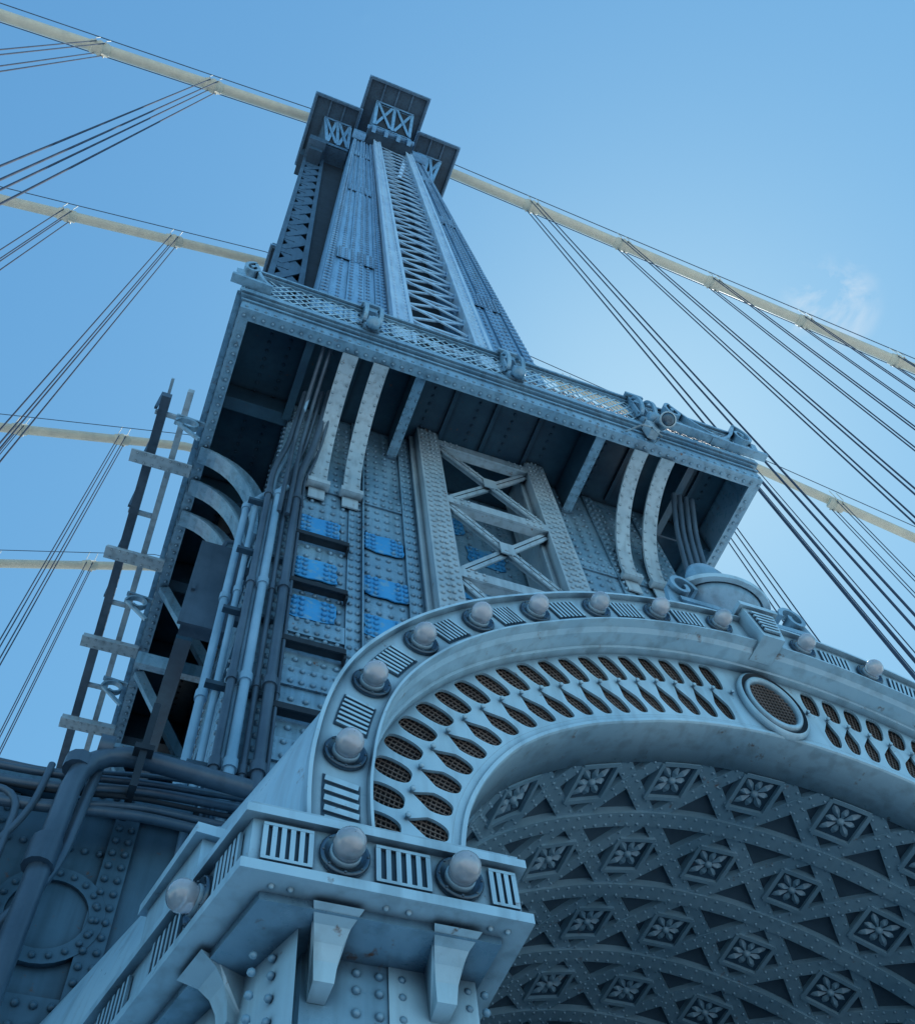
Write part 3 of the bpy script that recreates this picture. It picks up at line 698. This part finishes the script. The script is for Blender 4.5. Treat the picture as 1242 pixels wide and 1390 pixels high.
mb2=MB(); mb2.box(2*CX-EX1,2*CX-EX0,EY,FY+0.4,EZ0,EZ1,0); mb2.box(2*CX-EX1+0.1,2*CX-EX0-0.1,EY+0.15,FY+0.4,-1.7,EZ0-0.001,0); mb2.obj('springer_block',[M_LIGHT],arch)
def console(cx,cy,dx,dy,wid=0.15):
    q=MB()
    prof=[(0.0,0.02),(0.20,0.0),(0.29,-0.004),(0.20,-0.035),(0.15,-0.08),(0.12,-0.14),(0.105,-0.22),(0.0,-0.24)]
    wds=[0.7,1.15,1.45,1.05,0.82,0.68,0.58,0.5]
    px,py=-dy,dx
    n=len(prof); A=[];B=[]
    for i,(o,z) in enumerate(prof):
        w=wid*wds[i]/2
        A.append((cx+dx*o+px*w,cy+dy*o+py*w,EZ0-0.04+z)); B.append((cx+dx*o-px*w,cy+dy*o-py*w,EZ0-0.04+z))
    q.add(A+B,[tuple(range(n)),tuple(range(n,2*n))]+[(i,i+1,n+i+1,n+i) for i in range(n-1)],0)
    q.obj('console_bracket',[M_LIGHT],arch)
for x in (0.95,1.475): console(x,EY+0.335,0,-1)
for d in (0.55,1.15,1.8):
    x,y=side(d,-0.335); console(x,y,-0.97,-0.24)
q=MB()
for d,hh,o in ((0.5,0.22,0.02),):
    a=side(d,o);c=side(d+0.55,o)
    v=[(a[0],a[1]),(a[0]+0.35,a[1]+0.05),(c[0]+0.35,c[1]+0.05),(c[0],c[1])]
    q.hexa([(x,y,EZ1+0.052) for x,y in v]+[(x,y,EZ1+0.04+hh) for x,y in v],0)
    v=[(a[0]-0.04,a[1]-0.04),(a[0]+0.35,a[1]+0.0),(c[0]+0.35,c[1]+0.05),(c[0]-0.04,c[1]+0.04)]
    q.hexa([(x,y,EZ1+0.04+hh) for x,y in v]+[(x,y,EZ1+0.1+hh) for x,y in v],0)
q.obj('parapet_cap',[M_LIGHT],arch)
# ================================================================ URN
urn=empty('decorative_urn','wide shallow blue metal urn with scroll feet on the arch crown','urn')
uc=(CX-0.04,3.3,-0.28)
q=MB(); q.rev(uc,(0,0,1),[(0.2,6.72),(0.21,6.76),(0.13,6.80),(0.09,6.84),(0.09,6.88),(0.14,6.90),(0.15,6.92),(0.24,6.96),(0.25,6.975),(0.34,7.02),(0.37,7.06),(0.38,7.10)],44,0,True,1.0,0.62)
q.rev(uc,(0,0,1),[(0.38,7.10),(0.40,7.085),(0.47,7.09),(0.485,7.13),(0.45,7.15)],44,1,False,1.0,0.62)
q.rev(uc,(0,0,1),[(0.45,7.15),(0.30,7.18),(0.18,7.24),(0.14,7.34),(0.19,7.44),(0.21,7.54),(0.16,7.66),(0.06,7.72),(0,7.73)],44,0,True,1.0,0.62)
q.obj('urn_bowl',[M_MID,M_LIGHT],urn)
for s in (-1,1):
    q=MB(); pts=[]
    for k in range(24):
        a=k*0.3; rr=0.14*math.exp(-k*0.05); pts.append((CX+s*(0.56-rr*math.cos(a)),3.2,6.68+rr*1.3*math.sin(a)))
    strip_arc(q,pts,0.1,0.04,(0,1,0),0)
    q.beam((CX+s*0.1,3.25,6.50),(CX+s*0.62,3.25,6.50),0.16,0.06,(0,0,1)); q.beam((CX+s*0.62,3.22,6.7),(CX+s*0.68,3.22,6.4),0.12,0.05,(0,1,0))
    q.obj('scroll_handle',[M_MID],urn)
# ================================================================ CABLES
def cz(x,c):
    xl,zl,ml,xr,zr,mr=c
    if x<xl: return zl+(x-xl)*ml
    if x>xr: return zr+(x-xr)*mr
    return max(zl,zr)+0.0
CB=[(7.3,(-1.5,69.8,0.455,9.0,69.9,-0.296)),(17.8,(-1.8,69.8,0.415,9.0,69.0,-0.345)),(33.3,(-3.4,69.0,0.457,9,69,-0.33)),(44.6,(-3.3,69.0,0.47,9,69,-0.33))]
XS=[-7.7,-14.1,-20.6,-27.1]; XR=[14.8,21.4,28.0,34.6,41.2,47.8]
for ci,(cy,c) in enumerate(CB):
    mc_=empty('main_cable','cream wrapped suspension main cable with handropes above','bridge cable','main suspension cables')
    q=MB(); pts=[(x,cy,cz(x,c)) for x in (-90,c[0],0.5*(c[0]+c[3]),c[3],120)]; pts[2]=(pts[2][0],cy,max(c[1],c[4])+0.8)
    q.tube(pts,0.33,12,0); q.obj('cable_strand',[M_CABLE],mc_)
    for dy in (-0.5,0.5):
        q=MB(); q.tube([(x,cy+dy,cz(x,c)+1.15) for x in (-90,c[0],c[3],120)],0.03,8,0); q.obj('hand_rope',[M_ROPE],mc_)
    for x in XS+XR:
        m_=c[2] if x<0 else c[5]; d=Vector((1,0,m_)).normalized(); p0=Vector((x,cy,cz(x,c)))
        q=MB(); q.tube([p0-d*0.55,p0-d*0.5,p0-d*0.1,p0-d*0.08,p0+d*0.08,p0+d*0.1,p0+d*0.5,p0+d*0.55],[0.35,0.40,0.40,0.46,0.46,0.40,0.40,0.35],12,0)
        for e in (-0.3,0.3):
            q.box(x+e-0.04,x+e+0.04,cy-0.45,cy+0.45,cz(x,c)-0.12,cz(x,c)-0.02,0)
            q.tube([(x+e,cy-0.5,cz(x,c)),(x+e,cy-0.5,cz(x,c)+1.15)],0.025,5,0)
        q.obj('cable_band',[M_CABLE],mc_)
        if ci>=2 and x>0: continue
        for ex in (-0.22,0.22):
            for ey in (-0.36,0.36):
                q=MB(); q.tube([(x+ex,cy+ey,cz(x+ex,c)+0.05),(x+ex,cy+ey,-1.0)],0.034,8,0)
                q.obj('suspender_rope',[M_ROPE],None,label='thin dark steel suspender rope hanging from main cable',category='rope',group='vertical suspender ropes')
# ================================================================ PIPES
def pipe(pts,r,mat,lab,clamps=()):
    P_=[Vector(p) for p in pts]; out=[P_[0]]
    for i in range(1,len(P_)-1):
        a,b_,c=P_[i-1],P_[i],P_[i+1]; rr=min((a-b_).length*0.5,(c-b_).length*0.5,r*5+0.1)
        s_=b_+(a-b_).normalized()*rr; e=b_+(c-b_).normalized()*rr
        for k in range(6):
            t=k/5; out.append(s_.lerp(b_,t).lerp(b_.lerp(e,t),t))
    out.append(P_[-1])
    q=MB(); q.tube(out,r,12,0)
    for (p,d) in clamps:
        d=Vector(d).normalized(); p=Vector(p); q.tube([p-d*0.06,p+d*0.06],r*1.35,12,0)
    q.obj('conduit_pipe',[mat],None,label=lab,category='pipe',group='conduits on the tower')
cfg=[(0.70,6.42,0.045,M_PIPE),(0.84,6.40,0.055,M_PIPEB),(0.97,6.44,0.035,M_PIPE),(1.10,6.38,0.06,M_PIPE),(0.58,6.6,0.04,M_PIPEB),(0.46,6.75,0.05,M_PIPEB),(0.77,6.5,0.03,M_PIPEB),(1.2,6.46,0.025,M_PIPE)]
for i,(x,y,r_,mt) in enumerate(cfg):
    cl=[((x,y,z),(0,0,1)) for z in (12.6,10.2,8.3,7.0)]
    if i in (1,4,5): pts=[(x+0.1,y,12.9),(x,y,12.7),(x,y,5.4)]
    else: pts=[(x+0.22,5.9-0.05*i,15.6),(x+0.15,y-0.1,14.3),(x,y,13.4),(x,y,5.4)]
    pipe(pts,r_,mt,'vertical '+('pale blue' if mt is M_PIPEB else 'dark grey')+' conduit strapped to riveted pier',cl)
for z in (12.4,11.0,9.6,8.2,7.0):
    q=MB(); q.box(0.45,1.2,6.48,6.558,z,z+0.06,0); q.obj('pipe_strap',[M_DARK],tower)
DP='large grey drain pipe with elbow on the pier base'
pipe([(1.0,6.0,6.33),(-0.40,6.0,6.45),(-0.42,5.95,3.0)],0.085,M_PIPE,DP,[((-0.25,6.0,6.44),(1,0,0)),((-0.41,6.0,6.2),(0,0,1)),((-0.42,5.96,5.3),(0,0,1)),((-0.42,5.96,5.18),(0,0,1))])
for i in range(6):
    pipe([(1.1,6.2+0.05*i,6.55-0.07*i),(0.1,6.25,6.5-0.09*i),(-0.6,6.25,6.32-0.09*i+0.06*(i%2)),(-3.0,6.3,6.4-0.08*i-0.05*(i%3))],0.022+0.011*(i%3),M_PIPE if i!=3 else M_VDARK,'dark grey conduit running along the pier base')
pipe([(-0.25,6.1,6.4),(-0.3,6.1,5.2),(-0.75,6.1,4.3)],0.045,M_PIPE,'dark grey conduit running along the pier base')
pipe([(-0.62,6.2,6.35),(-0.64,6.2,5.8),(-1.0,6.2,5.0)],0.03,M_PIPE,'dark grey conduit running along the pier base')
pipe([(-2.5,6.35,6.0),(-1.2,6.3,6.1),(-0.75,6.2,6.0),(-0.7,6.2,4.2)],0.03,M_PIPE,'dark grey conduit running along the pier base')
q=MB(); q.box(0.02,0.08,5.8,5.86,5.9,6.9,0); q.box(0.02,0.08,5.86,6.5,6.2,6.26,0); q.box(-0.03,0.13,5.78,5.88,6.3,6.36,0)
q.obj('pipe_hanger',[M_VDARK],None,label='black steel pipe hanger on the pier base',category='bracket')
for i,x in enumerate((7.85,7.98,8.12,8.25)):
    pipe([(x+0.1,5.6,15.6),(x,5.9,14.6),(x,6.25,13.2),(x-0.1,6.3,9)],0.045,M_PIPE,'dark grey conduit rising beneath the balcony')
for i,x in enumerate((0.98,1.1)):
    pipe([(x,5.0,15.75),(x-0.02,5.9,15.2),(x-0.06,6.3,14.2),(x-0.1,6.35,12)],0.035,M_PIPE,'dark grey conduit curving beneath the balcony')
cab=MB(); cab.box(0.05,0.62,7.55,7.75,10.6,12.6,0); cab.box(0.0,0.67,7.5,7.549,10.55,12.65,0); cab.box(0.62,0.79,7.6,7.7,11,11.2,0); cab.box(0.62,0.79,7.6,7.7,12.2,12.4,0); cab.tube([(0.3,7.6,12.62),(0.35,7.6,12.95),(0.55,7.6,13.05),(0.7,7.7,12.8)],0.04,8,0); cab.box(0.05,0.1,7.46,7.499,11.3,11.5,0)
cab.obj('equipment_cabinet',[M_PIPE],None,label='grey metal equipment cabinet bolted to tower side',category='cabinet')
fl=empty('security_camera','grey dome-ended camera on bracket fixed to balcony edge','camera')
fc=(7.22,4.35,15.75)
q=MB(); q.rev(fc,(-0.15,-0.55,-0.8),[(0.1,-0.3),(0.13,-0.25),(0.14,0.05),(0.16,0.06),(0.16,0.12),(0.13,0.13)],20,0); q.obj('camera_housing',[M_GREY],fl)
q=MB(); q.rev(fc,(-0.15,-0.55,-0.8),[(0.13,0.11),(0.1,0.15),(0.05,0.165),(0,0.17)],20,0); q.obj('camera_lens',[M_RIM],fl)
q=MB(); q.tube([(7.22,4.5,16.0),(7.1,4.6,16.3),(7.05,4.7,16.1)],0.06,8,0); q.box(6.95,7.12,4.5,4.7,15.55,15.95,0); q.tube([(7.0,4.5,15.6),(6.6,4.4,15.2),(6.5,4.7,15.5)],0.02,6,0); q.tube([(6.95,4.5,15.6),(6.9,4.4,14.9),(7.05,4.7,15.4)],0.02,6,0)
q.obj('camera_bracket',[M_GREY],fl)
# ================================================================ GROUND, SKY, LIGHT, CAMERA
g=MB(); g.add([(-3000,-3000,-1.7),(3000,-3000,-1.7),(3000,3000,-1.7),(-3000,3000,-1.7)],[(0,1,2,3)],0)
M_GR=paint('concrete_ground',(0.40,0.42,0.44),(0.34,0.35,0.36),rough=0.85,streak=0.0)
g.obj('ground',[M_GR],None,kind='structure')
w=bpy.data.worlds.new('World'); sc.world=w; w.use_nodes=True; nt=w.node_tree; bg=nt.nodes['Background']; N=nt.nodes; L=nt.links
sky=N.new('ShaderNodeTexSky'); sky.sky_type='NISHITA'; sky.sun_disc=False
sdv=Vector((0.408,0.263,0.874)).normalized()
sky.sun_elevation=math.asin(sdv.z); sky.sun_rotation=math.atan2(sdv.x,sdv.y); sky.air_density=1.0; sky.dust_density=0.25; sky.ozone_density=3.0
def vm(op,a,b):
    n=N.new('ShaderNodeVectorMath'); n.operation=op
    for i,v in enumerate((a,b)):
        if isinstance(v,tuple): n.inputs[i].default_value=v
        else: L.new(v,n.inputs[i])
    return n.outputs[0]
A=vm('MULTIPLY',sky.outputs[0],(1.05,2.12,3.05))
B=vm('ADD',vm('MULTIPLY',A,(0.11,0.11,0.11)),(1,1,1))
C=vm('DIVIDE',A,B)
tc=N.new('ShaderNodeTexCoord'); cd=Vector((699,110,1222)).normalized()
dt=N.new('ShaderNodeVectorMath'); dt.operation='DOT_PRODUCT'; L.new(tc.outputs['Generated'],dt.inputs[0]); dt.inputs[1].default_value=cd
mr=N.new('ShaderNodeMapRange'); mr.interpolation_type='SMOOTHSTEP'; mr.inputs[1].default_value=math.cos(math.radians(3.0)); mr.inputs[2].default_value=1.0; mr.inputs[4].default_value=0.8; L.new(dt.outputs['Value'],mr.inputs[0])
nz=N.new('ShaderNodeTexNoise'); nz.inputs['Scale'].default_value=18; nz.inputs['Detail'].default_value=8; nz.inputs['Roughness'].default_value=0.6; nz.inputs['Distortion'].default_value=0.5; L.new(tc.outputs['Generated'],nz.inputs['Vector'])
r5=N.new('ShaderNodeValToRGB'); r5.color_ramp.elements[0].position=0.46; r5.color_ramp.elements[1].position=0.75; L.new(nz.outputs['Fac'],r5.inputs[0])
ml=N.new('ShaderNodeMath'); ml.operation='MULTIPLY'; L.new(mr.outputs[0],ml.inputs[0]); L.new(r5.outputs[0],ml.inputs[1])
mx=N.new('ShaderNodeMix'); mx.data_type='RGBA'; L.new(ml.outputs[0],mx.inputs[0]); L.new(C,mx.inputs[6]); mx.inputs[7].default_value=(5.4,5.8,6.2,1)
L.new(mx.outputs[2],bg.inputs[0]); bg.inputs[1].default_value=0.15
sl=bpy.data.lights.new('sun','SUN'); sl.energy=5; sl.angle=math.radians(0.5); sl.color=(1,0.96,0.9)
so=bpy.data.objects.new('sun',sl); COL.objects.link(so); so.rotation_euler=sdv.to_track_quat('Z','Y').to_euler()
cam=bpy.data.cameras.new('camera'); co=bpy.data.objects.new('camera',cam); COL.objects.link(co); sc.camera=co
fwd=Vector((.2294,.379,.8965)).normalized(); rt=Vector((.930,-.357,-.0869)); rt=(rt-fwd*rt.dot(fwd)).normalized(); up=rt.cross(fwd)
co.matrix_world=Matrix(((rt.x,up.x,-fwd.x,0),(rt.y,up.y,-fwd.y,0),(rt.z,up.z,-fwd.z,0),(0,0,0,1)))
cam.sensor_fit='HORIZONTAL'; cam.sensor_width=36; cam.lens=1300/1242*36; cam.shift_y=-45/1242; cam.clip_start=0.05; cam.clip_end=10000
sc.view_settings.view_transform='Standard'; sc.view_settings.look='None'; sc.view_settings.exposure=0
